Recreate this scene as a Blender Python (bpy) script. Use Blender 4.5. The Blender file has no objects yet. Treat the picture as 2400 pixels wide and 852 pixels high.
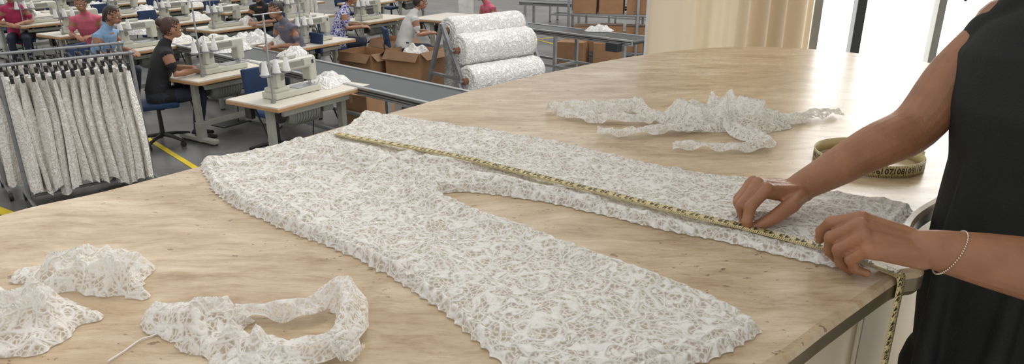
import bpy, bmesh, math, random
import numpy as np
from mathutils import Vector, Matrix, kdtree
random.seed(7)
F=1600.0; CX,CY=1200.0,426.0
PITCH=math.atan2(576,F); SN,CS=math.sin(PITCH),math.cos(PITCH)
CAM=Vector((0,0,1.43)); TT=.95; FF=-.77
def ray(px,py):
    u=(px-CX)/F; v=(CY-py)/F
    return Vector((u,CS+v*SN,-SN+v*CS))
def W(px,py,z):
    d=ray(px,py); return CAM+d*((z-CAM.z)/d.z)
def WY(px,py,Y):
    d=ray(px,py); return CAM+d*(Y/d.y)
scene=bpy.context.scene
col=scene.collection
scene.view_settings.view_transform='Standard'
# ---------------------------------------------------------------- materials
def nt(name):
    m=bpy.data.materials.new(name); m.use_nodes=True
    n=m.node_tree; n.nodes.clear()
    o=n.nodes.new('ShaderNodeOutputMaterial'); p=n.nodes.new('ShaderNodeBsdfPrincipled')
    n.links.new(p.outputs[0],o.inputs[0]); return m,n,p,o
def L(n,a,b): n.links.new(a,b)
def node(n,t,**k):
    x=n.nodes.new(t)
    for a,b in k.items():
        if a.startswith('_'): setattr(x,a[1:],b)
        else: x.inputs[a.replace('__',' ')].default_value=b
    return x
def mth(n,op,a,b=None,clamp=False,c=None):
    x=n.nodes.new('ShaderNodeMath'); x.operation=op; x.use_clamp=clamp
    for i,s in enumerate((a,b,c)):
        if s is None: continue
        if isinstance(s,(int,float)): x.inputs[i].default_value=s
        else: n.links.new(s,x.inputs[i])
    return x.outputs[0]
def ramp(n,fac,stops):
    r=n.nodes.new('ShaderNodeValToRGB'); e=r.color_ramp.elements
    while len(e)<len(stops): e.new(.5)
    for i,(p,c) in enumerate(stops):
        e[i].position=p; e[i].color=(*c,1) if len(c)==3 else c
    n.links.new(fac,r.inputs[0]); return r
def mat(name,c,rough=.5,metal=0,var=.12,scale=8,bump=0,bscale=60,**kw):
    m,n,p,o=nt(name)
    tc=node(n,'ShaderNodeTexCoord'); no=node(n,'ShaderNodeTexNoise',Scale=scale,Detail=4.)
    L(n,tc.outputs['Object'],no.inputs['Vector'])
    r=ramp(n,no.outputs[0],[(.3,tuple(x*(1-var) for x in c)),(.7,tuple(min(1,x*(1+var)) for x in c))])
    L(n,r.outputs[0],p.inputs['Base Color'])
    p.inputs['Roughness'].default_value=rough; p.inputs['Metallic'].default_value=metal
    if bump:
        n2=node(n,'ShaderNodeTexNoise',Scale=bscale,Detail=3.); L(n,tc.outputs['Object'],n2.inputs['Vector'])
        b=node(n,'ShaderNodeBump',Strength=bump,Distance=.01); L(n,n2.outputs[0],b.inputs['Height']); L(n,b.outputs[0],p.inputs['Normal'])
    for k,v in kw.items(): p.inputs[k.replace('__',' ')].default_value=v
    return m
def lace_mat(name,sc=1.0,holes=.45,c=(.94,.93,.895),net=(.76,.70,.60),dist=.0026,transl=.2):
    """openwork lace: bright scalloped cords over a finer, slightly see-through net"""
    m,n,p,o=nt(name)
    tc=node(n,'ShaderNodeTexCoord')
    no=node(n,'ShaderNodeTexNoise',Scale=12*sc,Detail=2.); L(n,tc.outputs['Object'],no.inputs['Vector'])
    mx=n.nodes.new('ShaderNodeVectorMath'); mx.operation='MULTIPLY_ADD'
    L(n,no.outputs['Color'],mx.inputs[0]); mx.inputs[1].default_value=(.035/sc,)*3; L(n,tc.outputs['Object'],mx.inputs[2])
    v1=node(n,'ShaderNodeTexVoronoi',Scale=14*sc); L(n,mx.outputs[0],v1.inputs['Vector'])
    v4=node(n,'ShaderNodeTexVoronoi',Scale=46*sc); L(n,mx.outputs[0],v4.inputs['Vector'])
    ph=mth(n,'ADD',mth(n,'MULTIPLY',v1.outputs['Distance'],30.),mth(n,'MULTIPLY',v4.outputs['Distance'],8.5))
    ring=mth(n,'POWER',mth(n,'MULTIPLY_ADD',mth(n,'SINE',ph),.5,c=.5),2.2)
    v3=node(n,'ShaderNodeTexVoronoi',Scale=26*sc,_feature='DISTANCE_TO_EDGE'); L(n,mx.outputs[0],v3.inputs['Vector'])
    e3=mth(n,'SUBTRACT',1.,mth(n,'MULTIPLY',v3.outputs['Distance'],13.,True),True)
    v2=node(n,'ShaderNodeTexVoronoi',Scale=135*sc,_feature='DISTANCE_TO_EDGE'); L(n,tc.outputs['Object'],v2.inputs['Vector'])
    e2=mth(n,'SUBTRACT',1.,mth(n,'MULTIPLY',v2.outputs['Distance'],4.2,True),True)
    cord=mth(n,'MAXIMUM',e3,ring)
    thr=mth(n,'MAXIMUM',cord,mth(n,'MULTIPLY',e2,.58))
    L(n,ramp(n,thr,[(.10,net),(.70,c)]).outputs[0],p.inputs['Base Color'])
    p.inputs['Roughness'].default_value=.9; p.inputs['Specular IOR Level'].default_value=.25
    b=node(n,'ShaderNodeBump',Strength=.9,Distance=dist); L(n,mth(n,'ADD',mth(n,'MULTIPLY',cord,.85),mth(n,'MULTIPLY',e2,.22)),b.inputs['Height']); L(n,b.outputs[0],p.inputs['Normal'])
    last=p.outputs[0]
    if transl:
        tl=node(n,'ShaderNodeBsdfTranslucent'); tl.inputs[0].default_value=(*c,1); m1=node(n,'ShaderNodeMixShader',Fac=transl); L(n,b.outputs[0],tl.inputs['Normal'])
        L(n,last,m1.inputs[1]); L(n,tl.outputs[0],m1.inputs[2]); last=m1.outputs[0]
    if holes:
        tr=node(n,'ShaderNodeBsdfTransparent'); ms=node(n,'ShaderNodeMixShader')
        hf=mth(n,'MULTIPLY',mth(n,'SUBTRACT',1.,mth(n,'MULTIPLY',thr,1.8,True),True),holes,True)
        L(n,hf,ms.inputs[0]); L(n,last,ms.inputs[1]); L(n,tr.outputs[0],ms.inputs[2]); last=ms.outputs[0]
    L(n,last,o.inputs[0])
    return m
def travertine():
    m,n,p,o=nt('travertine')
    tc=node(n,'ShaderNodeTexCoord')
    wn=node(n,'ShaderNodeTexNoise',Scale=3.2,Detail=3.); L(n,tc.outputs['Object'],wn.inputs['Vector'])
    wa=n.nodes.new('ShaderNodeVectorMath'); wa.operation='MULTIPLY_ADD'; L(n,wn.outputs['Color'],wa.inputs[0]); wa.inputs[1].default_value=(.10,.10,0); L(n,tc.outputs['Object'],wa.inputs[2])
    def mapn(sx,sy,a=-38):
        mp=node(n,'ShaderNodeMapping'); mp.inputs['Rotation'].default_value=(0,0,math.radians(a)); mp.inputs['Scale'].default_value=(sx,sy,1); 
        L(n,wa.outputs[0],mp.inputs[0]); return mp
    n1=node(n,'ShaderNodeTexNoise',Scale=1.7,Detail=12.,Roughness=.75,Distortion=.2); L(n,mapn(2.6,8).outputs[0],n1.inputs['Vector'])
    r=ramp(n,n1.outputs[0],[(.33,(.355,.245,.145)),(.43,(.485,.365,.232)),(.54,(.585,.465,.315)),(.67,(.71,.60,.45))])
    n2=node(n,'ShaderNodeTexNoise',Scale=2.4,Detail=6.,Roughness=.7); L(n,tc.outputs['Object'],n2.inputs['Vector'])
    mx=n.nodes.new('ShaderNodeMixRGB'); mx.blend_type='MULTIPLY'; mx.inputs[0].default_value=.8
    L(n,r.outputs[0],mx.inputs[1]); L(n,ramp(n,n2.outputs[0],[(.35,(.84,.80,.75)),(.62,(1,1,1))]).outputs[0],mx.inputs[2])
    n5=node(n,'ShaderNodeTexNoise',Scale=1.,Detail=8.,Roughness=.8); L(n,mapn(9,60).outputs[0],n5.inputs['Vector'])
    m3=n.nodes.new('ShaderNodeMixRGB'); m3.blend_type='MULTIPLY'; m3.inputs[0].default_value=.9; L(n,mx.outputs[0],m3.inputs[1]); L(n,ramp(n,n5.outputs[0],[(.36,(.76,.68,.58)),(.52,(1,1,1))]).outputs[0],m3.inputs[2])
    n3=node(n,'ShaderNodeTexNoise',Scale=1.,Detail=3.,Roughness=.6); L(n,mapn(45,75).outputs[0],n3.inputs['Vector'])
    n4=node(n,'ShaderNodeTexNoise',Scale=4.,Detail=2.); L(n,tc.outputs['Object'],n4.inputs['Vector'])
    pit=mth(n,'MULTIPLY',mth(n,'GREATER_THAN',n3.outputs[0],.655),mth(n,'GREATER_THAN',n4.outputs[0],.47))
    m2=n.nodes.new('ShaderNodeMixRGB'); L(n,mth(n,'MULTIPLY',pit,.75),m2.inputs[0]); L(n,m3.outputs[0],m2.inputs[1]); m2.inputs[2].default_value=(.16,.09,.045,1)
    L(n,m2.outputs[0],p.inputs['Base Color'])
    L(n,ramp(n,n1.outputs[0],[(.3,(.34,)*3),(.7,(.25,)*3)]).outputs[0],p.inputs['Roughness'])
    b=node(n,'ShaderNodeBump',Strength=.2,Distance=.0015); L(n,mth(n,'SUBTRACT',n1.outputs[0],pit),b.inputs['Height']); L(n,b.outputs[0],p.inputs['Normal'])
    return m
M={}
M['stone']=travertine()
M['lace']=lace_mat('white_lace')
M['lace_s']=lace_mat('sheer_lace',1.1,.65,(.96,.95,.92),(.83,.78,.69),.0018,.3)
M['lace_far']=lace_mat('lace_cloth',.5,0,(.96,.94,.89),(.68,.63,.55),.005,0)
M['lace_roll']=lace_mat('lace_roll_cloth',.36,0,(.92,.91,.88),(.62,.60,.56),.012,0)
M['wallp']=mat('plaster_white',(.75,.74,.7),.8,bump=.1)
M['plat']=mat('pale_floor',(.78,.76,.72),.35)
M['cab']=mat('cream_panel',(.64,.56,.42),.5,scale=3)
M['edge']=mat('bronze_edge',(.16,.13,.075),.25,.3)
M['conc']=mat('concrete_floor',(.13,.13,.125),.3,var=.3,scale=1.3,bump=.05)
M['yellow']=mat('yellow_paint',(.72,.55,.02),.5)
M['lam']=mat('laminate_top',(.66,.61,.52),.4,var=.04)
M['wood']=mat('table_edge_wood',(.46,.27,.13),.5)
M['steel']=mat('painted_steel',(.36,.37,.32),.45)
M['alu']=mat('aluminium',(.40,.41,.42),.35,.7)
M['chrome']=mat('steel_tube',(.30,.31,.32),.35,.6)
M['mach']=mat('machine_enamel',(.52,.52,.44),.35,var=.06)
M['motor']=mat('motor_grey',(.25,.26,.23),.5)
M['dark']=mat('dark_plastic',(.02,.02,.022),.45)
M['belt']=mat('conveyor_belt',(.035,.045,.045),.4,var=.1)
M['blue']=mat('blue_fabric',(.008,.032,.095),.7)
M['card']=mat('cardboard',(.36,.20,.10),.8,var=.08)
M['card2']=mat('cardboard_inner',(.24,.14,.075),.85,var=.08)
M['ptape']=mat('packing_tape',(.48,.33,.19),.3)
M['thread']=mat('white_thread',(.8,.8,.78),.7)
M['teal']=mat('teal_plastic',(.05,.25,.22),.5)
M['red']=mat('red_plastic',(.4,.03,.02),.4)
M['core']=mat('roll_core',(.23,.10,.05),.6)
M['skin']=mat('skin_tan',(.33,.15,.075),.42,var=.16,scale=22,bump=.15,bscale=330,Subsurface__Weight=.08,Subsurface__Scale=.01)
M['nail']=mat('finger_nail',(.56,.33,.24),.22,var=.03)
M['skin2']=mat('skin_worker',(.34,.165,.095),.5)
M['black']=mat('black_linen',(.006,.009,.008),.8,var=.3,bump=.2,bscale=220)
M['hair']=mat('dark_hair',(.018,.011,.007),.5,bump=.5,bscale=90)
M['hairb']=mat('brown_hair',(.05,.022,.012),.5,bump=.5,bscale=90)
M['jean']=mat('dark_trousers',(.02,.025,.045),.8)
M['shoe']=mat('shoe_leather',(.015,.015,.015),.5)
M['tape']=mat('tape_yellow',(.58,.48,.23),.45,var=.12,scale=30)
M['ink']=mat('tape_ink',(.03,.02,.01),.5)
M['silver']=mat('silver',(.7,.62,.5),.25,1)
M['frame']=mat('window_frame_black',(.012,.016,.015),.4)
M['frameg']=mat('window_frame_grey',(.16,.16,.14),.4)
m,n,p,o=nt('curtain_linen')
p.inputs['Base Color'].default_value=(.62,.53,.40,1); p.inputs['Roughness'].default_value=.9
tl=node(n,'ShaderNodeBsdfTranslucent'); tl.inputs[0].default_value=(.8,.70,.54,1); ms=node(n,'ShaderNodeMixShader',Fac=.07)
wv=node(n,'ShaderNodeTexNoise',Scale=220.); tcc=node(n,'ShaderNodeTexCoord'); L(n,tcc.outputs['Object'],wv.inputs['Vector'])
bb=node(n,'ShaderNodeBump',Strength=.2,Distance=.002); L(n,wv.outputs[0],bb.inputs['Height']); L(n,bb.outputs[0],p.inputs['Normal'])
L(n,p.outputs[0],ms.inputs[1]); L(n,tl.outputs[0],ms.inputs[2]); L(n,ms.outputs[0],o.inputs[0]); M['curtain']=m
m,n,p,o=nt('frosted_glass_daylight'); n.nodes.remove(p)
em=node(n,'ShaderNodeEmission',Strength=5.5); tcc=node(n,'ShaderNodeTexCoord'); nn_=node(n,'ShaderNodeTexNoise',Scale=1.2,Detail=1.); L(n,tcc.outputs['Object'],nn_.inputs['Vector'])
L(n,ramp(n,nn_.outputs[0],[(.3,(.92,.91,.87)),(.7,(1,.99,.97))]).outputs[0],em.inputs[0]); L(n,em.outputs[0],o.inputs[0]); M['glass']=m
# ---------------------------------------------------------------- mesh builder
class MB:
    def __init__(s): s.v=[]; s.f=[]; s.m=[]; s.sm=[]
    def add(s,vs,fs,m=0,smooth=True):
        o=len(s.v); s.v+= [tuple(x) for x in vs]
        for f in fs: s.f.append([i+o for i in f]); s.m.append(m); s.sm.append(smooth)
    def box(s,c,sz,m=0,b=0,R=None,seg=2):
        bm=bmesh.new(); bmesh.ops.create_cube(bm,size=1)
        for v in bm.verts: v.co=Vector((v.co.x*sz[0],v.co.y*sz[1],v.co.z*sz[2]))
        if b: bmesh.ops.bevel(bm,geom=bm.edges[:],offset=b,segments=seg,affect='EDGES',profile=.6)
        R=R or Matrix.Identity(3); c=Vector(c)
        bm.verts.index_update()
        s.add([R@v.co+c for v in bm.verts],[[v.index for v in f.verts] for f in bm.faces],m,False); bm.free()
    def beam(s,p0,p1,w,h,m=0,b=0):
        p0=Vector(p0);p1=Vector(p1); x=(p1-p0); l=x.length; x/=l
        up=Vector((0,0,1)) if abs(x.z)<.95 else Vector((0,1,0))
        y=up.cross(x).normalized(); z=x.cross(y)
        s.box((p0+p1)/2,(l,w,h),m,b,Matrix((x,y,z)).transposed())
    def tube(s,pts,rad,m=0,n=12,ref=None,rnd=True,smooth=True):
        pts=[Vector(p) for p in pts]; N=len(pts)
        rad=[(r,r) if not isinstance(r,(tuple,list)) else r for r in rad]
        def fr(t):
            rf=Vector(ref) if ref is not None else (Vector((0,0,1)) if abs(t.z)<.9 else Vector((1,0,0)))
            a=(rf-t*rf.dot(t)).normalized(); return a,t.cross(a)
        T=[(pts[min(i+1,N-1)]-pts[max(i-1,0)]).normalized() for i in range(N)]
        seq=[]
        if rnd:
            t=T[0]; r=min(rad[0])
            for k in (75,50,25): seq.append((pts[0]-t*r*math.sin(math.radians(k)),t,math.cos(math.radians(k)),rad[0]))
        for i in range(N): seq.append((pts[i],T[i],1.,rad[i]))
        if rnd:
            t=T[-1]; r=min(rad[-1])
            for k in (25,50,75): seq.append((pts[-1]+t*r*math.sin(math.radians(k)),t,math.cos(math.radians(k)),rad[-1]))
        vs=[];fs=[]
        for c,t,k,r in seq:
            a,b=fr(t)
            for j in range(n):
                th=2*math.pi*j/n; vs.append(c+a*(math.cos(th)*r[0]*k)+b*(math.sin(th)*r[1]*k))
        K=len(seq)
        for i in range(K-1):
            for j in range(n):
                j2=(j+1)%n; fs.append([i*n+j,i*n+j2,(i+1)*n+j2,(i+1)*n+j])
        s.add(vs,fs,m,smooth)
        s.add(vs[:n],[list(range(n))[::-1]],m,False); s.add(vs[-n:],[list(range(n))],m,False)
    def cyl(s,p0,p1,r0,r1=None,m=0,n=16): s.tube([p0,p1],[r0,r1 if r1 is not None else r0],m,n,rnd=False)
    def sph(s,c,r,m=0,n=14,R=None):
        if not isinstance(r,(tuple,list)): r=(r,r,r)
        bm=bmesh.new(); bmesh.ops.create_uvsphere(bm,u_segments=n,v_segments=n//2+2,radius=1)
        R=R or Matrix.Identity(3); c=Vector(c); bm.verts.index_update()
        s.add([R@Vector((v.co.x*r[0],v.co.y*r[1],v.co.z*r[2]))+c for v in bm.verts],[[v.index for v in f.verts] for f in bm.faces],m); bm.free()
    def mesh(s,name,mats):
        me=bpy.data.meshes.new(name); me.from_pydata(s.v,[],s.f)
        for k in mats: me.materials.append(M[k])
        me.polygons.foreach_set('material_index',s.m); me.polygons.foreach_set('use_smooth',s.sm)
        me.update(); return me
    def obj(s,name,mats,loc=(0,0,0),rz=0,parent=None):
        return place(s.mesh(name,mats),name,loc,rz,parent)
def place(me,name,loc=(0,0,0),rz=0,parent=None,sc=1):
    o=bpy.data.objects.new(name,me); o.location=loc; o.rotation_euler=(0,0,rz); o.scale=(sc,)*3
    col.objects.link(o)
    if parent: o.parent=parent
    return o
def empty(name,loc=(0,0,0),rz=0):
    o=bpy.data.objects.new(name,None); o.location=loc; o.rotation_euler=(0,0,rz); col.objects.link(o); o.empty_display_size=.1; return o
def remeshed(mb,name,mats,voxel,smooth=3,loc=(0,0,0),rz=0,parent=None):
    me0=mb.mesh(name+'_src',mats[:1])
    bm=bmesh.new(); bm.from_mesh(me0); bmesh.ops.remove_doubles(bm,verts=bm.verts,dist=1e-6); bmesh.ops.recalc_face_normals(bm,faces=bm.faces); bm.to_mesh(me0); bm.free()
    ob=bpy.data.objects.new('tmp',me0); col.objects.link(ob)
    r=ob.modifiers.new('r','REMESH'); r.mode='VOXEL'; r.voxel_size=voxel
    if smooth:
        q=ob.modifiers.new('s','SMOOTH'); q.factor=.5; q.iterations=smooth
    dg=bpy.context.evaluated_depsgraph_get(); me=bpy.data.meshes.new_from_object(ob.evaluated_get(dg))
    bpy.data.objects.remove(ob); me.name=name; me.materials.clear()
    for k in mats: me.materials.append(M[k])
    kd=kdtree.KDTree(len(mb.v)); lab=[0]*len(mb.v)
    for f,mm in zip(mb.f,mb.m):
        for i in f: lab[i]=mm
    for i,v in enumerate(mb.v): kd.insert(v,i)
    kd.balance()
    if len(mats)>1: 
        idx=[lab[kd.find(p.center)[1]] for p in me.polygons]; me.polygons.foreach_set('material_index',idx)
    me.polygons.foreach_set('use_smooth',[True]*len(me.polygons)); me.update()
    return place(me,name,loc,rz,parent)
def catmull(P,n=8,closed=False):
    P=[Vector(p) for p in P]; N=len(P); out=[]
    rng=range(N) if closed else range(N-1)
    for i in rng:
        if closed: a,b,c,d=P[i-1],P[i],P[(i+1)%N],P[(i+2)%N]
        else: a,b,c,d=P[max(i-1,0)],P[i],P[i+1],P[min(i+2,N-1)]
        for k in range(n):
            t=k/n; out.append(.5*((2*b)+(c-a)*t+(2*a-5*b+4*c-d)*t*t+(3*b-a-3*c+d)*t**3))
    if not closed: out.append(P[-1])
    return out
_rs=np.random.RandomState(3); _tab=_rs.rand(512,512)
def vn(x,y,seed=0):
    x=np.asarray(x,float)+seed*17.3+200; y=np.asarray(y,float)+seed*9.7+200
    xi=np.floor(x).astype(int); yi=np.floor(y).astype(int); fx=x-xi; fy=y-yi
    fx=fx*fx*fx*(fx*(fx*6-15)+10); fy=fy*fy*fy*(fy*(fy*6-15)+10)
    g=lambda a,b:_tab[a%512,b%512]
    return (g(xi,yi)*(1-fx)+g(xi+1,yi)*fx)*(1-fy)+(g(xi,yi+1)*(1-fx)+g(xi+1,yi+1)*fx)*fy
def fbm(x,y,seed=0,o=3):
    s=0;a=1;t=0
    for k in range(o): s=s+a*vn(x*2**k,y*2**k,seed+k); t+=a; a*=.5
    return s/t
def ridged(x,y,seed=0,o=3):
    s=0;a=1;t=0
    for k in range(o): s=s+a*(1-np.abs(2*vn(x*2**k,y*2**k,seed+k)-1)); t+=a; a*=.5
    return s/t
def segd(x,y,a,b):
    ax,ay=a[0],a[1]; dx,dy=b[0]-ax,b[1]-ay; l=dx*dx+dy*dy+1e-12
    t=np.clip(((x-ax)*dx+(y-ay)*dy)/l,0,1); qx=ax+t*dx; qy=ay+t*dy
    return np.hypot(x-qx,y-qy),qx,qy,t
def ss(x): x=np.clip(x,0,1); return x*x*(3-2*x)
def cloth_patch(name,outline,res,hf,mats,z0,smoothn=5,parent=None,scal=0,per=.02,jit=0):
    out=catmull([Vector((p[0],p[1],0)) for p in outline],smoothn,True)
    if scal or jit:
        q=[];N=len(out)
        L_=[0]
        for i in range(N): L_.append(L_[-1]+(out[(i+1)%N]-out[i]).length)
        K=int(L_[-1]/(per/5 if scal else .006)); S=np.linspace(0,L_[-1],K,endpoint=False); XX=np.interp(S,L_,[p.x for p in out]+[out[0].x]); YY=np.interp(S,L_,[p.y for p in out]+[out[0].y])
        for i in range(K):
            tx=XX[(i+1)%K]-XX[i-1]; ty=YY[(i+1)%K]-YY[i-1]; l=math.hypot(tx,ty)+1e-9
            d=scal*(abs(math.sin(math.pi*S[i]/per))-.5)+jit*(float(vn(S[i]*45,0,5))-.5)+jit*.6*(float(vn(S[i]*130,3,6))-.5)
            q.append((XX[i]-ty/l*d,YY[i]+tx/l*d))
        P=np.array(q)
    else: P=np.array([(p.x,p.y) for p in out])
    N=len(P)
    x0,y0=P.min(0)-res; x1,y1=P.max(0)+res
    xs=np.arange(x0,x1+res,res); ys=np.arange(y0,y1+res,res); X,Y=np.meshgrid(xs,ys); sh=X.shape; X=X.ravel();Y=Y.ravel()
    ins=np.zeros(X.shape,bool); D=np.full(X.shape,1e9); QX=X.copy(); QY=Y.copy()
    for i in range(N):
        a=P[i]; b=P[(i+1)%N]
        if a[1]!=b[1]:
            row=((a[1]>Y)!=(b[1]>Y)); c=row&(X<(b[0]-a[0])*(Y-a[1])/(b[1]-a[1])+a[0]); ins^=c
        near=(np.abs(X-a[0])<.09)&(np.abs(Y-a[1])<.09)
        ii=np.nonzero(near)[0]
        if ii.size:
            d,qx,qy,_=segd(X[ii],Y[ii],a,b); k=d<D[ii]; kk=ii[k]; D[kk]=d[k]; QX[kk]=qx[k]; QY[kk]=qy[k]
    D=np.minimum(D,.09)
    I=ins.reshape(sh); cell=I[:-1,:-1]|I[1:,:-1]|I[:-1,1:]|I[1:,1:]
    X=np.where(ins,X,QX); Y=np.where(ins,Y,QY); D=np.where(ins,D,0)
    Z=z0+hf(X,Y,D)
    use=-np.ones(X.size,int); cy,cx=np.nonzero(cell); w=sh[1]
    quads=np.stack([cy*w+cx,cy*w+cx+1,(cy+1)*w+cx+1,(cy+1)*w+cx],1)
    ids=np.unique(quads); use[ids]=np.arange(ids.size)
    me=bpy.data.meshes.new(name); me.from_pydata(np.stack([X[ids],Y[ids],Z[ids]],1).tolist(),[],use[quads].tolist())
    for k in mats: me.materials.append(M[k])
    me.polygons.foreach_set('use_smooth',[True]*len(me.polygons)); me.update(); me.validate()
    return place(me,name,parent=parent)
# ---------------------------------------------------------------- camera
cd=bpy.data.cameras.new('camera'); cam=bpy.data.objects.new('camera',cd); col.objects.link(cam)
cd.sensor_width=36; cd.sensor_fit='HORIZONTAL'; cd.lens=36*F/2400; cam.location=CAM; cam.rotation_euler=(math.pi/2-PITCH,0,0); scene.camera=cam; cd.clip_start=.05
# ---------------------------------------------------------------- world + lights
w=bpy.data.worlds.new('world'); scene.world=w; w.use_nodes=True
w.node_tree.nodes['Background'].inputs[0].default_value=(1,.99,.975,1); w.node_tree.nodes['Background'].inputs[1].default_value=.88
sl=bpy.data.lights.new('skylight_sun','SUN'); sl.energy=1.5; sl.angle=.5; sl.color=(1,.98,.95); so=bpy.data.objects.new('skylight_sun',sl); so.rotation_euler=(math.radians(-28),math.radians(22),0); col.objects.link(so)
# ---------------------------------------------------------------- table
edge_px=[(0,500),(235,446),(470,385),(650,336),(830,285),(1095,212),(1300,165),(1500,128),(1700,109),(1900,114),(2100,134),(2230,155)]
out=[W(a,b,TT) for a,b in edge_px]
out+=[Vector(p) for p in [(1.82,2.42,TT),(1.62,2.12,TT),(1.3,1.75,TT),(1.05,1.45,TT),(.90,1.29,TT),(.75,1.16,TT),(.68,1.06,TT)]]
out+=[W(2170,622,TT),W(2120,640,TT),W(2085,660,TT),W(1950,755,TT),W(1820,852,TT)]
out+=[Vector(p) for p in [(.1,.52,TT),(-.2,.36,TT),(-.6,.33,TT),(-.95,.55,TT),(-1.1,.85,TT)]]
tab=catmull(out,6,True)
def offset(poly,d):
    N=len(poly); r=[]
    for i in range(N):
        t=(poly[(i+1)%N]-poly[i-1]).normalized(); nn=Vector((-t.y,t.x,0)); r.append(poly[i]+nn*d)
    return r
area2=sum(tab[i].x*tab[(i+1)%len(tab)].y-tab[(i+1)%len(tab)].x*tab[i].y for i in range(len(tab)))
sgn=1 if area2>0 else -1
def loftpoly(mb,layers,m,cap=True):
    N=len(layers[0])
    for k in range(len(layers)-1):
        vs=layers[k]+layers[k+1]; mb.add(vs,[[i,(i+1)%N,N+(i+1)%N,N+i] for i in range(N)],m[min(k,len(m)-1)])
    if cap: mb.add(layers[0],[list(range(N))],m[0],False); mb.add(layers[-1],[list(range(N))],m[-1],False)
def lay(d,z): return [Vector((p.x,p.y,z)) for p in offset(tab,sgn*d)]
mb=MB()
loftpoly(mb,[lay(.012,TT),lay(.004,TT-.003),lay(0,TT-.012),lay(0,TT-.034),lay(.006,TT-.044),lay(.03,TT-.046)],[0,0,1,1,1,1])
table=empty('travertine_table')
mb.obj('table_top',['stone','edge'],parent=table)
mb=MB(); 
loftpoly(mb,[lay(.07,TT-.045),lay(.07,TT-.06),lay(.075,TT-.065),lay(.075,.10),lay(.10,.10),lay(.10,.0)],[0,0,0,0,1,1])
mb.obj('table_base',['cab','edge'],parent=table)
# ---------------------------------------------------------------- room shell
mb=MB()
pl=[(-1.45,-2.6),(4.2,-2.6),(4.2,4.02),(.76,4.02),(.3,3.6),(-.75,2.5),(-1.45,1.6)]
top=[Vector((a,b,0)) for a,b in pl]; bot=[Vector((a,b,FF)) for a,b in pl]
loftpoly(mb,[top,bot],[0]); mb.obj('floor_platform',['plat'])
mb=MB(); mb.box((-2,16,FF-.1),(44,50,.2),0); mb.obj('floor',['conc'])
mb=MB(); mb.box((-2,40,2.2),(44,.2,6),0); mb.obj('wall_back',['wallp'])
mb=MB(); mb.box((-18,16,2.2),(.2,48,6),0); mb.obj('wall_left',['wallp'])
mb=MB(); mb.box((2.45,.7,2.95),(3.6,6.8,.1),0); mb.obj('ceiling',['wallp'])  # unseen slab added over the platform to darken table and foreground
mb=MB(); mb.box((4.25,.7,1.47),(.1,6.8,2.95),0); mb.obj('wall_right',['wallp'])  # out of view, added with the slab above to enclose and dim the platform
mb=MB(); mb.box((2.5,4.07,2.8),(3.5,.1,.22),0); mb.box((2.5,4.07,.04),(3.5,.1,.08),0); mb.box((.82,4.07,1.4),(.06,.1,2.8),0); mb.obj('wall_window_side',['wallp'])
def xat(px,Y=4.05): return (px-CX)/F*Y*.985
mb=MB()
for px,wd,mm in ((1905,.05,1),(2005,.055,0),(2190,.045,1),(2420,.05,0),(2600,.05,0)):
    mb.box((xat(px),4.05,1.38),(wd,.06,2.62),mm,.004)
mb.box((2.5,4.05,2.66),(3.3,.06,.05),0); mb.box((2.5,4.05,.1),(3.3,.06,.05),0)
mb.box((2.5,4.075,1.38),(3.3,.006,2.56),2)
mb.obj('window_1',['frame','frameg','glass'])
mb=MB(); nx=300;nz=14; vs=[];x0,x1=xat(1520,3.85),xat(1895,3.85)
for k in range(nz+1):
    z=.03+2.75*k/nz
    for i in range(nx+1):
        t=i/nx; x=x0+(x1-x0)*t
        if t<.54: y=3.80+.08*math.cos((t/.54)*2*math.pi*1.15+.4)+.006*math.sin(t*70)
        else: y=3.80+.075*math.sin(8.5*2*math.pi*t+.6*math.sin(t*17))
        y+=.010*math.sin(61*t+z*1.3)*(t>.5)
        vs.append((x,y,z))
mb.add(vs,[[k*(nx+1)+i,k*(nx+1)+i+1,(k+1)*(nx+1)+i+1,(k+1)*(nx+1)+i] for k in range(nz) for i in range(nx)])
mb.obj('linen_curtain',['curtain'])
mb=MB(); mb.cyl((.80,3.86,2.8),(4.1,3.86,2.8),.015,m=0); mb.obj('curtain_rod',['frame'])
def stripe(a,b,wd=.09):
    a=Vector(a);b=Vector(b); d=(b-a).normalized(); nn=Vector((-d.y,d.x,0))*wd/2; mbs.add([a-nn,b-nn,b+nn,a+nn],[[0,1,2,3]],0,False)
mbs=MB(); z=FF+.004
p1,p2=W(372,340,z),W(450,388,z); d=(p2-p1).normalized(); stripe(p1-d*3,p2+d*1.2,.06)
stripe(W(-60,470,z),W(20,500,z)); stripe(W(1245,90,z),W(1560,165,z)); stripe(W(1180,96,z),W(1300,88,z))
mbs.obj('floor_marking',['yellow'])
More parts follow.
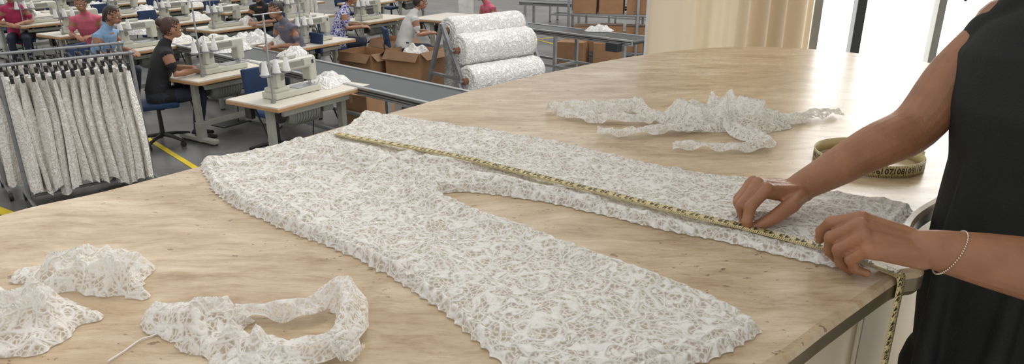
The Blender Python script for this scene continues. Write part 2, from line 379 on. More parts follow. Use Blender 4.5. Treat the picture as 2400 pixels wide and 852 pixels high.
# ---------------------------------------------------------------- pants
pants_px=[(472,385),(480,415),(505,455),(550,488),(620,520),(700,555),(800,592),(900,642),(980,692),(1060,752),(1125,810),(1180,858),(1300,905),(1450,900),(1600,862),(1700,832),(1782,782),(1740,745),(1650,700),(1500,642),(1350,590),(1250,548),(1150,515),(1085,485),(1035,458),(1100,452),(1200,464),(1300,480),(1400,503),(1550,540),(1700,570),(1800,594),(1950,628),(2005,632),(2060,585),(2118,520),(2125,492),(1990,468),(1880,455),(1760,432),(1650,417),(1500,390),(1350,352),(1200,322),(1100,307),(960,287),(860,270),(832,290),(790,314),(690,340),(600,362),(520,376)]
pants=[W(a,b,TT) for a,b in pants_px]
ridges=[((885,405),(500,398),.014,.010),((885,400),(590,372),.016,.009),((890,398),(680,350),.015,.009),((895,395),(760,335),.014,.009),((880,415),(540,440),.012,.011),((900,405),(1045,455),.032,.018),((892,402),(905,455),.028,.022),((880,400),(870,470),.018,.014),
 ((905,395),(1020,390),.020,.014),((1000,392),(1250,430),.016,.014),((1020,415),(1400,480),.016,.014),((560,470),(1000,690),.009,.014),((1100,520),(1650,720),.009,.016),((960,470),(1150,540),.015,.014),((930,380),(1200,370),.011,.012),((700,540),(900,440),.012,.014),((860,300),(960,330),.012,.014),((640,480),(860,600),.008,.015),((1000,600),(1300,800),.008,.02),((1200,350),(1700,450),.008,.016),((1000,320),(1500,420),.008,.014),((700,345),(880,385),.012,.010),((820,420),(620,500),.010,.012)]
RW=[(W(*a,TT),W(*b,TT),h,s) for a,b,h,s in ridges]
def pants_h(x,y,d):
    h=.0015+.006*ss(d/.010)+.005*np.exp(-((d-.008)/.006)**2)-.003*np.exp(-((d-.020)/.004)**2)+.0025*np.exp(-((d-.028)/.004)**2)
    k=ss(d/.015)
    h=h+k*.006*fbm(x*12,y*12,1)+k*.006*ridged(x*16+vn(x*7,y*7,4)*2,y*16,5,2)**3+k*.0010*vn(x*260,y*260,8)+k*.0022*ridged(x*48,y*48,9,2)
    mxr=0
    for a,b,hh,s in RW:
        dd,_,_,t=segd(x,y,a,b); wob=.012*(vn(x*18,y*18,3)-.5)
        mxr=np.maximum(mxr,hh*np.exp(-((dd+wob)/s)**2)*(1-.7*t))
    return h+k*mxr
cloth_patch('lace_trousers',pants,.0026,pants_h,['lace'],TT,8,scal=.005,per=.022,jit=.005)
# ---------------------------------------------------------------- scraps
def scrap(name,px,amp,seed,base=.01,fr=16,parent=None,ang=.6):
    ca,sa=math.cos(ang),math.sin(ang)
    def hf(x,y,d):
        k=ss(d/.028); u=x*ca+y*sa; v=-x*sa+y*ca
        ph=u*fr*2.6+4.5*fbm(x*6,y*6,seed,2)+1.2*vn(x*22,y*22,seed+3)
        fold=(1-np.abs(np.sin(ph*1.1)))**1.3
        ph2=v*fr*1.5+5*fbm(x*7,y*7,seed+9,2); f2=(1-np.abs(np.sin(ph2)))**1.3
        return .0015+.005*ss(d/.004)+k*(base*fbm(x*8,y*8,seed)+amp*(.75*fold+.55*f2)*(.3+1.1*vn(x*7,y*7,seed+2)))+.0012*vn(x*180,y*180,seed)
    return cloth_patch(name,[W(a,b,TT) for a,b in px],.0024,hf,['lace_s'],TT,parent=parent,jit=.014)
def ribbon(mb,path,widths,lift,seed,m=0,cross=14):
    P=catmull(path,20); n=len(P); vs=[]
    for i,p in enumerate(P):
        t=(P[min(i+1,n-1)]-P[max(i-1,0)]).normalized(); nn=Vector((-t.y,t.x,0)).normalized(); f=i/(n-1)
        wd=np.interp(f,np.linspace(0,1,len(widths)),widths); lf=np.interp(f,np.linspace(0,1,len(lift)),lift)
        for j in range(cross+1):
            s=j/cross-.5
            q=p+nn*(s*wd*(1+.3*float(vn(f*12,j*.1,seed))))
            zz=lf*(1-(2*s)**2)*.8+.014*float(vn(f*14,s*4+1,seed+2))+.007*(1-abs(math.sin(s*9+f*9+seed)))+.002
            vs.append((q.x,q.y,p.z+zz))
    c=cross+1
    mb.add(vs,[[i*c+j,i*c+j+1,(i+1)*c+j+1,(i+1)*c+j] for i in range(n-1) for j in range(cross)],m)
def wp(l): return [W(a,b,TT) for a,b in l]
e=empty('lace_remnant')
scrap('crumpled_part',[(1545,287),(1565,268),(1630,270),(1655,262),(1700,258),(1740,268),(1790,282),(1850,290),(1840,305),(1760,318),(1715,312),(1620,312),(1560,300)],.058,11,.02,14,e)
mb=MB()
ribbon(mb,wp([(1285,268),(1330,263),(1400,268),(1450,266),(1500,258)]),[.035,.06,.07,.05],[.02,.03,.034,.02],3)
ribbon(mb,wp([(1310,274),(1380,285),(1450,289),(1535,290)]),[.03,.05,.04,.03],[.010,.018,.016,.01],5)
ribbon(mb,wp([(1485,250),(1515,275),(1570,290),(1640,290)]),[.05,.05,.05,.06],[.02,.02,.02,.02],6)
ribbon(mb,wp([(1400,318),(1470,322),(1560,314),(1650,305)]),[.03,.04,.045,.05],[.008,.012,.016,.018],7)
ribbon(mb,wp([(1575,352),(1650,355),(1740,356),(1790,345),(1745,325),(1695,300)]),[.025,.03,.035,.05,.05,.04],[.006,.010,.012,.018,.018,.018],9)
ribbon(mb,wp([(1800,292),(1860,288),(1915,275),(1965,270)]),[.06,.05,.05,.04],[.02,.014,.010,.006],10)
mb.obj('ribbon_parts',['lace_s'],parent=e)
e=empty('lace_offcut')
scrap('crumpled_part',[(30,655),(60,638),(150,625),(230,613),(265,603),(320,610),(358,630),(350,645),(330,665),(345,700),(270,695),(180,690),(120,685),(60,668)],.050,21,.018,13,e,1.2)
scrap('crumpled_part_b',[(-60,698),(20,695),(110,705),(180,715),(235,748),(180,765),(150,800),(100,828),(10,838),(-60,845)],.045,31,.018,13,e,2.2)
e=empty('lace_trim_scrap')
scrap('crumpled_part',[(330,752),(360,742),(430,730),(500,724),(520,734),(590,752),(590,765),(560,800),(640,815),(700,840),(640,880),(520,868),(420,812),(380,792),(345,774)],.045,41,.016,14,e,.3)
mb=MB(); ribbon(mb,wp([(560,752),(640,748),(720,748),(770,733),(815,728),(828,765),(812,800),(750,838),(660,850),(600,835)]),[.035,.028,.028,.032,.036,.036,.04,.045,.05,.05],[.014,.016,.018,.032,.048,.032,.02,.016,.016,.014],51)
ribbon(mb,wp([(780,852),(800,842),(850,846)]),[.02,.03,.02],[.01,.01,.01],52)
mb.obj('ribbon_parts',['lace_s'],parent=e)
mb=MB(); mb.tube(catmull(wp([(395,772),(360,790),(330,800),(290,828),(255,850)]),6),[.0011]*25,0,6,rnd=False)
mb.obj('loose_thread',['thread'],loc=(0,0,.003))
# ---------------------------------------------------------------- tape measures
glyph={}
def getglyph(ch):
    if ch in glyph: return glyph[ch]
    c=bpy.data.curves.new('g','FONT'); c.body=ch; c.size=1; c.resolution_u=3; c.offset=.025; o=bpy.data.objects.new('g',c); col.objects.link(o)
    dg=bpy.context.evaluated_depsgraph_get(); me=bpy.data.meshes.new_from_object(o.evaluated_get(dg))
    V=[v.co.copy() for v in me.vertices]; Fc=[list(p.vertices) for p in me.polygons]
    bpy.data.objects.remove(o); glyph[ch]=(V,Fc); return glyph[ch]
def tape_obj(name,P,Bdir,start=1,width=.025,flip=True,parent=None,sgnn=1):
    mb=MB(); n=len(P); cum=[0]
    for i in range(1,n): cum.append(cum[-1]+(P[i]-P[i-1]).length)
    def fr(s):
        i=min(max(int(np.searchsorted(cum,s))-1,0),n-2); f=(s-cum[i])/max(cum[i+1]-cum[i],1e-9); f=min(max(f,0),1)
        p=P[i].lerp(P[i+1],f); t=(P[i+1]-P[i]).normalized(); b=Bdir(p,t); nn=t.cross(b).normalized()*sgnn
        return p,t,b,nn
    def mp(s,w_,o): p,t,b,nn=fr(s); return p+b*w_+nn*o
    Ltot=cum[-1]
    vs=[]
    for i in range(n):
        for wv_,ov in ((-width/2,0),(width/2,0),(width/2,.0008),(-width/2,.0008)): vs.append(mp(cum[i],wv_,ov))
    mb.add(vs,[[i*4+a,i*4+b,(i+1)*4+b,(i+1)*4+a] for i in range(n-1) for a,b in ((0,1),(1,2),(2,3),(3,0))],0)
    o1=.0012
    def q(s0,s1,w0,w1): mb.add([mp(s0,w0,o1),mp(s1,w0,o1),mp(s1,w1,o1),mp(s0,w1,o1)],[[0,1,2,3]],1,False)
    inch=.0254; h=width/2
    k=0
    while k*inch/8<Ltot-.001:
        s=k*inch/8; ln=.45 if k%8==0 else (.3 if k%4==0 else .2); 
        q(s,s+(.0013 if k%8==0 else .0008),-h,-h+width*ln); 
        if k%2==0: q(s,s+.0008,h-width*.15,h)
        k+=1
    num=1
    while num*inch<Ltot-.01:
        txt=str(start+num-1); sz=width*.66
        for ci,ch in enumerate(txt):
            V,Fc=getglyph(ch); wch=.5*sz
            off=(ci-(len(txt)-1)/2)*wch*1.1
            vv=[]
            for v in V:
                a=(v.x-.28)*sz+off; b=(v.y-.35)*sz
                if flip: a=-a; b=-b
                vv.append(mp(num*inch-.42*inch+a,b+width*.10,o1))
            mb.add(vv,Fc,1,False)
        num+=1
    return mb.obj(name,['tape','ink'],parent=parent)
A=W(785,318,TT+.012); Bp=W(1975,596,TT+.012); n=260
pts=[A.lerp(Bp,i/(n-1)) for i in range(n)]
X=np.array([p.x for p in pts]);Y=np.array([p.y for p in pts]); 
hz=pants_h(X,Y,np.full(n,.05))
dn=(Bp-A).normalized()
for off in (-.012,.012,-.006,.006): hz=np.maximum(hz,pants_h(X-dn.y*off,Y+dn.x*off,np.full(n,.05)))
hull=[]
for i in range(n):
    while len(hull)>=2 and (hz[hull[-1]]-hz[hull[-2]])*(i-hull[-1])<=(hz[i]-hz[hull[-1]])*(hull[-1]-hull[-2]): hull.pop()
    hull.append(i)
hm=np.interp(np.arange(n),hull,hz[hull]); hm2=np.array([hz[max(0,i-22):i+23].max() for i in range(n)]); hm2=np.convolve(np.pad(hm2,20,'edge'),np.ones(41)/41,'valid'); hm=np.minimum(hm,np.maximum(hm2,hz))+.002
P=[Vector((p.x,p.y,TT+hh)) for p,hh in zip(pts,hm)]
ext=catmull([P[-1],W(2040,618,TT+.008),W(2085,634,TT+.002)],10)
side=lambda p,t: Vector((0,0,1)).cross(t).normalized()
tape=empty('tape_measure')
tape_obj('tape_strip',P+ext[1:],side,1,parent=tape,flip=True)
E0=min(tab,key=lambda p:(p-W(2104,646,TT)).length); E1=tab[(tab.index(E0)+1)%len(tab)]; ed=(E1-E0).normalized(); onrm=Vector((ed.y,-ed.x,0)) if sgn>0 else Vector((-ed.y,ed.x,0))
hp=[E0-onrm*.03+Vector((0,0,.002)),E0-onrm*.004+Vector((0,0,.002)),E0+onrm*.004+Vector((0,0,-.006)),E0+onrm*.005+Vector((0,0,-.05)),E0+onrm*.006+Vector((0,0,-.3)),E0+onrm*.004+Vector((0,0,-.62))]
tape_obj('tape_hanging',catmull(hp,10),lambda p,t: ed,44,parent=tape,flip=False,sgnn=1 if (hp[-1]-hp[0]).cross(ed).dot(onrm)>0 else -1)
c0=(W(1940,348,TT)+W(2145,418,TT))/2; R0=(W(1940,348,TT)-W(2145,418,TT)).length/2
cp=[]
for i in range(150):
    a=i/149*2*math.pi*2.2; r=R0-.004*i/149*2+.006*math.sin(a*.7+1); cp.append(c0+Vector((r*math.cos(a),r*math.sin(a)*.95,.0125+.001)))
tape_obj('tape_coil',cp,lambda p,t: Vector((0,0,1)),60,parent=tape,flip=False,sgnn=1)
# ---------------------------------------------------------------- hands + woman
def hand(mb,nails,wr,Fd,Nd,right,curls,thumb,spread,m=0,sc=1.,n=12):
    wr=Vector(wr); Fd=Vector(Fd).normalized(); Nd=Vector(Nd); Nd=(Nd-Fd*Nd.dot(Fd)).normalized()
    Sd=Nd.cross(Fd) if right else Fd.cross(Nd)
    loc=lambda f,s,nn: wr+(Fd*f+Sd*s+Nd*nn)*sc
    kn=[(.086,.028,0),(.091,.009,.003),(.086,-.010,.001),(.077,-.027,-.005)]
    Ls=[(.043,.026,.021),(.047,.030,.022),(.043,.028,.021),(.034,.021,.018)]
    Rr=[(.0112,.0101,.0092,.0078),(.0114,.0103,.0094,.0080),(.0110,.0098,.0088,.0076),(.0097,.0086,.0078,.0068)]
    for i in range(4):
        k=kn[i]; K=loc(*k)
        mb.tube([loc(-.012,k[1]*.42,-.003),loc(.03,k[1]*.75,-.005),K-Nd*.004*sc],[(.0165*sc,.013*sc),(.0170*sc,.012*sc),(.0135*sc,.0120*sc)],m,n,ref=Nd)
        mb.sph(K+Nd*.0005,.0115*sc if i<3 else .0100*sc,m,10)
        p=K; ang=0
        for j in range(3):
            ang=curls[i][j]; a=math.radians(ang); sp=math.radians(spread[i])
            d=(Fd*math.cos(a)-Nd*math.sin(a)); d=(d*math.cos(sp)+Sd*math.sin(sp)).normalized()
            q=p+d*Ls[i][j]*sc; r0,r1=Rr[i][j]*sc,Rr[i][j+1]*sc
            mb.tube([p,p.lerp(q,.5),q],[r0*1.06,(r0+r1)/2*.94,r1],m,n)
            if j==2 and nails is not None and ang<125:
                nn=(Nd*math.cos(a)+Fd*math.sin(a)); x=d; y=nn.cross(d)
                nails.sph(q-d*.001*sc+nn*r1*.70,(.0064*sc,.0054*sc,.0029*sc),0,12,Matrix((x,y,nn)).transposed())
            p=q
    T=[loc(*t) for t in thumb]
    mb.tube(T,[.016*sc,.0145*sc,.0120*sc,.0095*sc][:len(T)],m,n)
    mb.sph(T[2],.0126*sc,m,10)
    mb.tube([loc(.0,.012,-.01),loc(.03,.025,-.014),T[1]],[.015*sc,.017*sc,.013*sc],m,n)
    mb.tube([loc(.0,-.015,-.012),loc(.05,-.020,-.012)],[.014*sc,.013*sc],m,n)
    if nails is not None:
        d=(T[-1]-T[-2]).normalized(); nn=(Sd*.6+Fd*.5+Nd*.3); nn=(nn-d*nn.dot(d)).normalized(); y=nn.cross(d)
        nails.sph(T[-1]+nn*.0070*sc,(.0080*sc,.0064*sc,.003*sc),0,12,Matrix((d,y,nn)).transposed())
woman=empty('woman')
sk=MB(); nl=MB()
wrR=WY(1868,442,1.13); elR=WY(2145,296,1.20); shR=Vector((.872,1.205,1.285))
arm=catmull([shR,shR.lerp(elR,.5)+Vector((-.005,.01,0)),elR,elR.lerp(wrR,.35)+Vector((0,0,.002)),elR.lerp(wrR,.75),wrR],5)
def prof(n,ks,vs): return [float(np.interp(i/(n-1),ks,vs)) for i in range(n)]
sk.tube(arm,prof(len(arm),[0,.2,.38,.5,.62,.85,1],[.054,.050,.044,.043,.040,.029,.024]),0,20)
sk.sph(shR+Vector((-.01,.0,-.005)),.056)
KR=WY(1748,428,1.10); fR=(KR-wrR)
hand(sk,nl,wrR,fR,(.15,.10,.97),True,[(50,88,110),(62,118,160),(66,126,170),(64,124,165)],[(.012,.020,-.008),(.042,.044,-.020),(.072,.046,-.044),(.097,.034,-.070)],[6,1,-3,-6],n=14)
wrL=Vector((.590,.885,1.012)); elL=Vector((.815,.80,.992)); shL=Vector((1.01,.93,1.27))
arm=catmull([shL,shL.lerp(elL,.5)+Vector((.01,-.01,0)),elL,elL.lerp(wrL,.35),elL.lerp(wrL,.75),wrL],5)
sk.tube(arm,prof(len(arm),[0,.2,.38,.5,.62,.85,1],[.056,.052,.047,.048,.046,.033,.026]),0,20)
sk.sph(shL,.056)
KL=Vector((.502,.905,1.030))
hand(sk,nl,wrL,KL-wrL,(-.1,-.35,.93),False,[(42,80,104),(58,108,140),(62,118,152),(66,128,172)],[(.012,.020,-.010),(.040,.040,-.024),(.068,.046,-.044),(.092,.040,-.062)],[9,3,0,2],n=14)
SD=Vector((.51,-.86,0)); FD=Vector((-.86,-.51,0))
c=lambda z,o=0:Vector((.905,1.07,z))+FD*o
sk.tube([c(1.0),c(1.15),c(1.26)],[(.14,.09),(.15,.095),(.12,.07)],0,24,ref=SD)
sk.tube([c(1.24),c(1.33,.02),c(1.42,.05)],[.06,.05,.052],0,20)
Rh=Matrix((SD,FD,SD.cross(FD))).transposed()
hc=c(1.515,.075)
sk.sph(hc,(.073,.092,.112),0,24,Rh); sk.sph(hc+FD*.04+Vector((0,0,-.06)),(.052,.05,.05),0,18,Rh)
sk.tube([hc+FD*.088+Vector((0,0,.015)),hc+FD*.108+Vector((0,0,-.022))],[.008,.014],0,10)
for s in (-1,1): sk.sph(hc+SD*.075*s+Vector((0,0,-.01)),(.012,.022,.032),0,12,Rh)
sk.tube([hc+FD*.092+SD*-.02+Vector((0,0,-.055)),hc+FD*.092+SD*.02+Vector((0,0,-.055))],[.007,.007],0,8)
remeshed(sk,'skin_body',['skin'],.0022,2,parent=woman)
nl.obj('fingernails',['nail'],parent=woman)
ey=MB()
for s in (-1,1): ey.sph(hc+SD*.03*s+FD*.080+Vector((0,0,.005)),.013,0,12); ey.sph(hc+SD*.03*s+FD*.089+Vector((0,0,.005)),.006,1,10)
ey.obj('eyes',['wallp','dark'],parent=woman)
cl=MB()
rows=[(.50,.155,.12,0,.02),(.62,.165,.13,0,.02),(.80,.176,.13,0,.01),(.95,.168,.125,0,0),(1.06,.162,.118,.005,0),(1.16,.178,.125,.012,0),(1.24,.186,.112,.008,0),(1.29,.155,.085,0,0),(1.325,.095,.066,0,0)]
cl.tube([c(z,o)+Vector((x,0,0)) for z,a,b,o,x in rows],[(a,b) for z,a,b,o,x in rows],0,32,ref=SD)
cl.tube([c(1.28),shR+Vector((.01,-.01,.012)),shR.lerp(elR,.16)],[.055,.066,.060],0,18); cl.tube([c(1.27),shL+Vector((-.01,.01,.012))],[(.055),(.064)],0,18)
cl.tube([c(1.285,.02),c(1.30,.05)+SD*.02,shL+Vector((-.02,.01,.015))],[.06,.06,.06],0,18)
for k,(x_,y_) in enumerate(((.2,.13),(-.5,.12),(.7,.12))): 
    cl.tube([c(1.18,.09)+SD*.16*x_,c(.95,.115)+SD*.17*x_,c(.62,.13)+SD*.15*x_],[.012,.016,.02],0,8)
for s in (-1,1):
    h=c(.62)+SD*.085*s+Vector((.02,0,0)); cl.tube([h,h+Vector((.01,0,-.3)),h+Vector((.0,0,-.53))],[.105,.085,.085],0,20)
remeshed(cl,'black_tunic_and_trousers',['black'],.006,5,parent=woman)
sh=MB()
for s in (-1,1):
    h=c(.05)+SD*.085*s+Vector((.02,0,-.01)); sh.tube([h-FD*.05,h+FD*.06,h+FD*.15],[(.038,.045),(.034,.045),(.026,.036)],0,14,ref=(0,0,1))
sh.obj('shoes',['shoe'],parent=woman)
hr=MB(); hr.sph(hc-FD*.022+Vector((0,0,.018)),(.086,.098,.112),0,20,Rh)
for i in range(14):
    a=(i/13-.5)*2; st=hc+SD*.075*a+FD*(.03-.11*(1-abs(a)))+Vector((0,0,.03)); 
    hr.tube(catmull([st,st+SD*.02*a+Vector((0,0,-.10)),st+SD*.015*a+FD*.02+Vector((0,0,-.20))],4),prof(9,[0,.5,1],[.024,.02,.006]),0,8)
hr.tube(catmull([hc+SD*-.07+FD*.03,WY(2300,-60,1.06),WY(2262,2,1.03)],4),prof(9,[0,.5,1],[.02,.012,.003]),0,8)
remeshed(hr,'hair',['hairb'],.005,1,parent=woman)
br=MB(); bc=wrL.lerp(elL,.13); ax=(elL-wrL).normalized(); a1=ax.cross(Vector((0,0,1))).normalized(); a2=a1.cross(ax)
for i in range(60):
    a=2*math.pi*i/60; p=bc+ax*(.012*math.sin(a))+a1*math.cos(a)*.0325+a2*math.sin(a)*.0335; br.sph(p,.0016,0,6)
br.obj('bracelet',['silver'],parent=woman)
# ---------------------------------------------------------------- factory meshes
UA=math.radians(59.3)
mb=MB(); TL,TW=1.22,.72
mb.box((0,0,.742),(TL-.01,TW-.01,.02),0,.003); mb.box((0,0,.722),(TL,TW,.034),1,.006)
for x in (-.46,.46):
    mb.box((x,0,.69),(.06,.5,.035),2,.005); mb.box((x,-.06,.38),(.055,.075,.62),2,.008); mb.box((x,-.06,.13),(.075,.1,.22),2,.008)
    mb.box((x,0,.045),(.07,.62,.05),2,.012)
    for y in (-.28,.28): mb.cyl((x,y,0),(x,y,.03),.025,.02,3,10)
    mb.cyl((x,.15,.67),(x,-.02,.35),.009,None,3,8)
mb.box((0,-.08,.22),(.9,.05,.06),2,.006); mb.box((0,-.20,.64),(.86,.04,.05),2,.004)
mb.cyl((-.22,-.03,.56),(.10,-.03,.56),.105,None,4,24); mb.cyl((.10,-.03,.56),(.15,-.03,.56),.088,.06,4,24); mb.cyl((-.27,-.03,.56),(-.22,-.03,.56),.07,.10,4,24)
for i in range(9): mb.cyl((-.20+i*.035,-.03,.56),(-.19+i*.035,-.03,.56),.114,None,4,24)
mb.box((-.05,-.03,.68),(.16,.14,.04),4,.006); mb.box((.25,-.03,.60),(.14,.14,.16),4,.012); mb.cyl((-.34,-.03,.56),(-.30,-.03,.56),.055,None,3,18)
mb.box((.02,.08,.10),(.34,.24,.015),3,.004); mb.cyl((.12,.05,.10),(.12,-.01,.50),.006,None,3,8)
mb.box((.42,.12,.64),(.18,.36,.09),4,.006); mb.box((-.46,.22,.62),(.05,.09,.14),3,.008)
ST=mb.mesh('sewing_table',['lam','wood','steel','dark','motor'])
mb=MB()
mb.box((0,0,.030),(.52,.185,.055),0,.010); mb.box((.12,.0,.060),(.24,.17,.006),2,.002)
mb.box((-.165,0,.165),(.115,.125,.24),0,.030,seg=3); mb.box((.03,0,.272),(.47,.115,.105),0,.032,seg=3)
mb.box((.225,0,.205),(.088,.115,.215),0,.026,seg=3); mb.box((-.165,0,.075),(.17,.15,.05),0,.02)
mb.cyl((.225,0,.11),(.225,0,.045),.007,None,2,10); mb.cyl((.205,0,.105),(.205,0,.07),.005,None,2,8); mb.box((.215,.008,.065),(.035,.045,.007),2,.002)
mb.cyl((-.275,0,.262),(-.245,0,.262),.068,.072,1,24); mb.cyl((-.290,0,.262),(-.275,0,.262),.05,.062,1,24); mb.cyl((-.245,0,.262),(-.21,0,.262),.04,None,2,18)
for s in (-1,1):
    mb.cyl((-.165,.060*s,.19),(-.165,.085*s,.19),.032,.028,1,18); mb.box((.02,.058*s,.272),(.20,.004,.05),5 if s>0 else 1,.002); mb.cyl((.10,.055*s,.30),(.10,.062*s,.30),.01,None,2,10); mb.cyl((-.05,.055*s,.245),(-.05,.062*s,.245),.008,None,2,10)
mb.cyl((.225,.055,.19),(.225,.078,.19),.016,.02,2,14); mb.cyl((.19,.055,.235),(.19,.07,.235),.012,None,2,12)
mb.box((-.10,.066,.11),(.03,.03,.06),1,.004); mb.cyl((.23,.0,.31),(.23,.0,.345),.009,.006,2,8)
mb.box((-.02,-.01,.338),(.13,.07,.03),0,.008); mb.box((-.22,-.075,.20),(.05,.05,.18),0,.01)
mb.tube([( .19,.06,.17),(.205,.085,.13),(.20,.06,.09)],[.003]*3,2,6)
px_,py_=-.33,-.13
mb.cyl((px_,py_,-.0),(px_,py_,.74),.0085,None,2,10); mb.cyl((px_,py_,.0),(px_,py_,.03),.022,None,1,12); mb.cyl((px_-.10,py_,.74),(px_+.20,py_,.74),.005,None,2,8)
mb.box((px_+.07,py_,.235),(.30,.03,.008),2); 
for dx in (-.05,.07,.18):
    mb.cyl((px_+dx,py_,.24),(px_+dx,py_,.25),.045,None,2,16); mb.cyl((px_+dx,py_,.25),(px_+dx,py_,.36),.034,.016,3,16); mb.cyl((px_+dx,py_,.36),(px_+dx,py_,.40),.004,None,2,6)
SM=mb.mesh('sewing_machine',['mach','motor','alu','thread','red','teal'])
mb=MB()
mb.box((0,0,.46),(.42,.40,.06),0,.026,seg=3); mb.box((0,.22,.76),(.38,.045,.28),0,.021,Matrix.Rotation(math.radians(-8),3,'X'),3)
mb.tube([(0,.05,.42),(0,.24,.45),(0,.26,.62),(0,.24,.74)],[(.03,.008)]*4,1,8,ref=(1,0,0)); mb.cyl((0,0,.12),(0,0,.44),.025,.02,1,12); mb.box((0,0,.425),(.2,.16,.025),1,.004)
for i in range(5):
    a=2*math.pi*i/5; d=Vector((math.cos(a),math.sin(a),0)); mb.tube([Vector((0,0,.11)),d*.15+Vector((0,0,.10)),d*.29+Vector((0,0,.07))],[.024,.02,.016],1,8); mb.cyl(d*.29+Vector((-.02,0,.03)),d*.29+Vector((.02,0,.03)),.03,None,1,12); mb.cyl(d*.29+Vector((0,0,.03)),d*.29+Vector((0,0,.08)),.008,None,1,6)
CH=mb.mesh('office_chair',['blue','dark'])
def heap(seed,rx,ry,h):
    m_=MB(); nr,na=30,72; vs=[]
    for i in range(nr+1):
        for j in range(na):
            r=i/nr; a=2*math.pi*j/na; k=1+.35*float(vn(math.cos(a)*1.8,math.sin(a)*1.8,seed))-.18
            x=r*k*math.cos(a)*rx; y=r*k*math.sin(a)*ry
            ph=x*38+5*float(fbm(x*7,y*7,seed,2)); ph2=y*30+6*float(fbm(x*6+3,y*6,seed,2))
            z=h*(1-r**2.2)*(.55+.25*(.5+.5*math.sin(ph))+.35*(.5+.5*math.sin(ph2)))
            vs.append((x,y,max(z,.0015) if i<nr else .001))
    m_.add(vs,[[i*na+j,i*na+(j+1)%na,(i+1)*na+(j+1)%na,(i+1)*na+j] for i in range(nr) for j in range(na)])
    return m_.mesh('lace_fabric_pile',['lace_roll'])
HP=[heap(s,a,b,c_) for s,a,b,c_ in ((61,.30,.20,.13),(62,.24,.22,.17),(63,.42,.24,.12))]
def pile(p,k,rz,sc=1): place(HP[k],'lace_fabric_pile',p,rz,sc=sc)
def station(px,py,mach=True,chair=True,cloth=None,rz=UA,mx=-.10,hp=0,co=(-.08,.56)):
    c_=W(px,py,FF+.752); c_.z=FF
    place(ST,'sewing_table',c_,rz)
    R=Matrix.Rotation(rz,3,'Z')
    if mach: place(SM,'sewing_machine',c_+R@Vector((mx,-.02,.7525)),rz,sc=1.08)
    if chair: place(CH,'office_chair',c_+R@Vector((co[0],co[1],0)),rz+random.uniform(-.3,.3))
    if cloth: pile(c_+R@Vector((cloth,.05,.7525)),hp,rz+.5)
    return c_
station(706,214,cloth=.40,mx=-.13,co=(.12,.56)); station(527,163,chair=False,mx=-.05)
station(722,98,chair=False,cloth=-.45,hp=1,mx=.1); station(560,100,mach=False,chair=False,cloth=.1,hp=2)
station(360,104,chair=False,cloth=.38,mx=-.25); station(205,72,chair=False,cloth=.4,hp=1); station(880,42,chair=False,mx=-.2); station(540,60,cloth=.4,chair=False)
station(55,38,cloth=.1,chair=True); station(420,48,cloth=.35); station(110,50,cloth=None); station(300,30,cloth=.35,hp=2); station(1040,38,chair=False,mach=False,cloth=0)
for px,py in ((180,22),(420,16),(560,22),(700,38),(60,8),(300,4),(520,-2),(690,6),(860,4),(960,-8),(180,-12),(420,-20),(650,-22)):
    station(px,py,cloth=random.choice([None,.35,.4,-.4]),hp=random.randint(0,2))
for px,py,k in ((505,100,0),(610,98,1),(545,118,0),(330,78,1)): pile(W(px,py,FF+.754),k,px*.1,1.0)
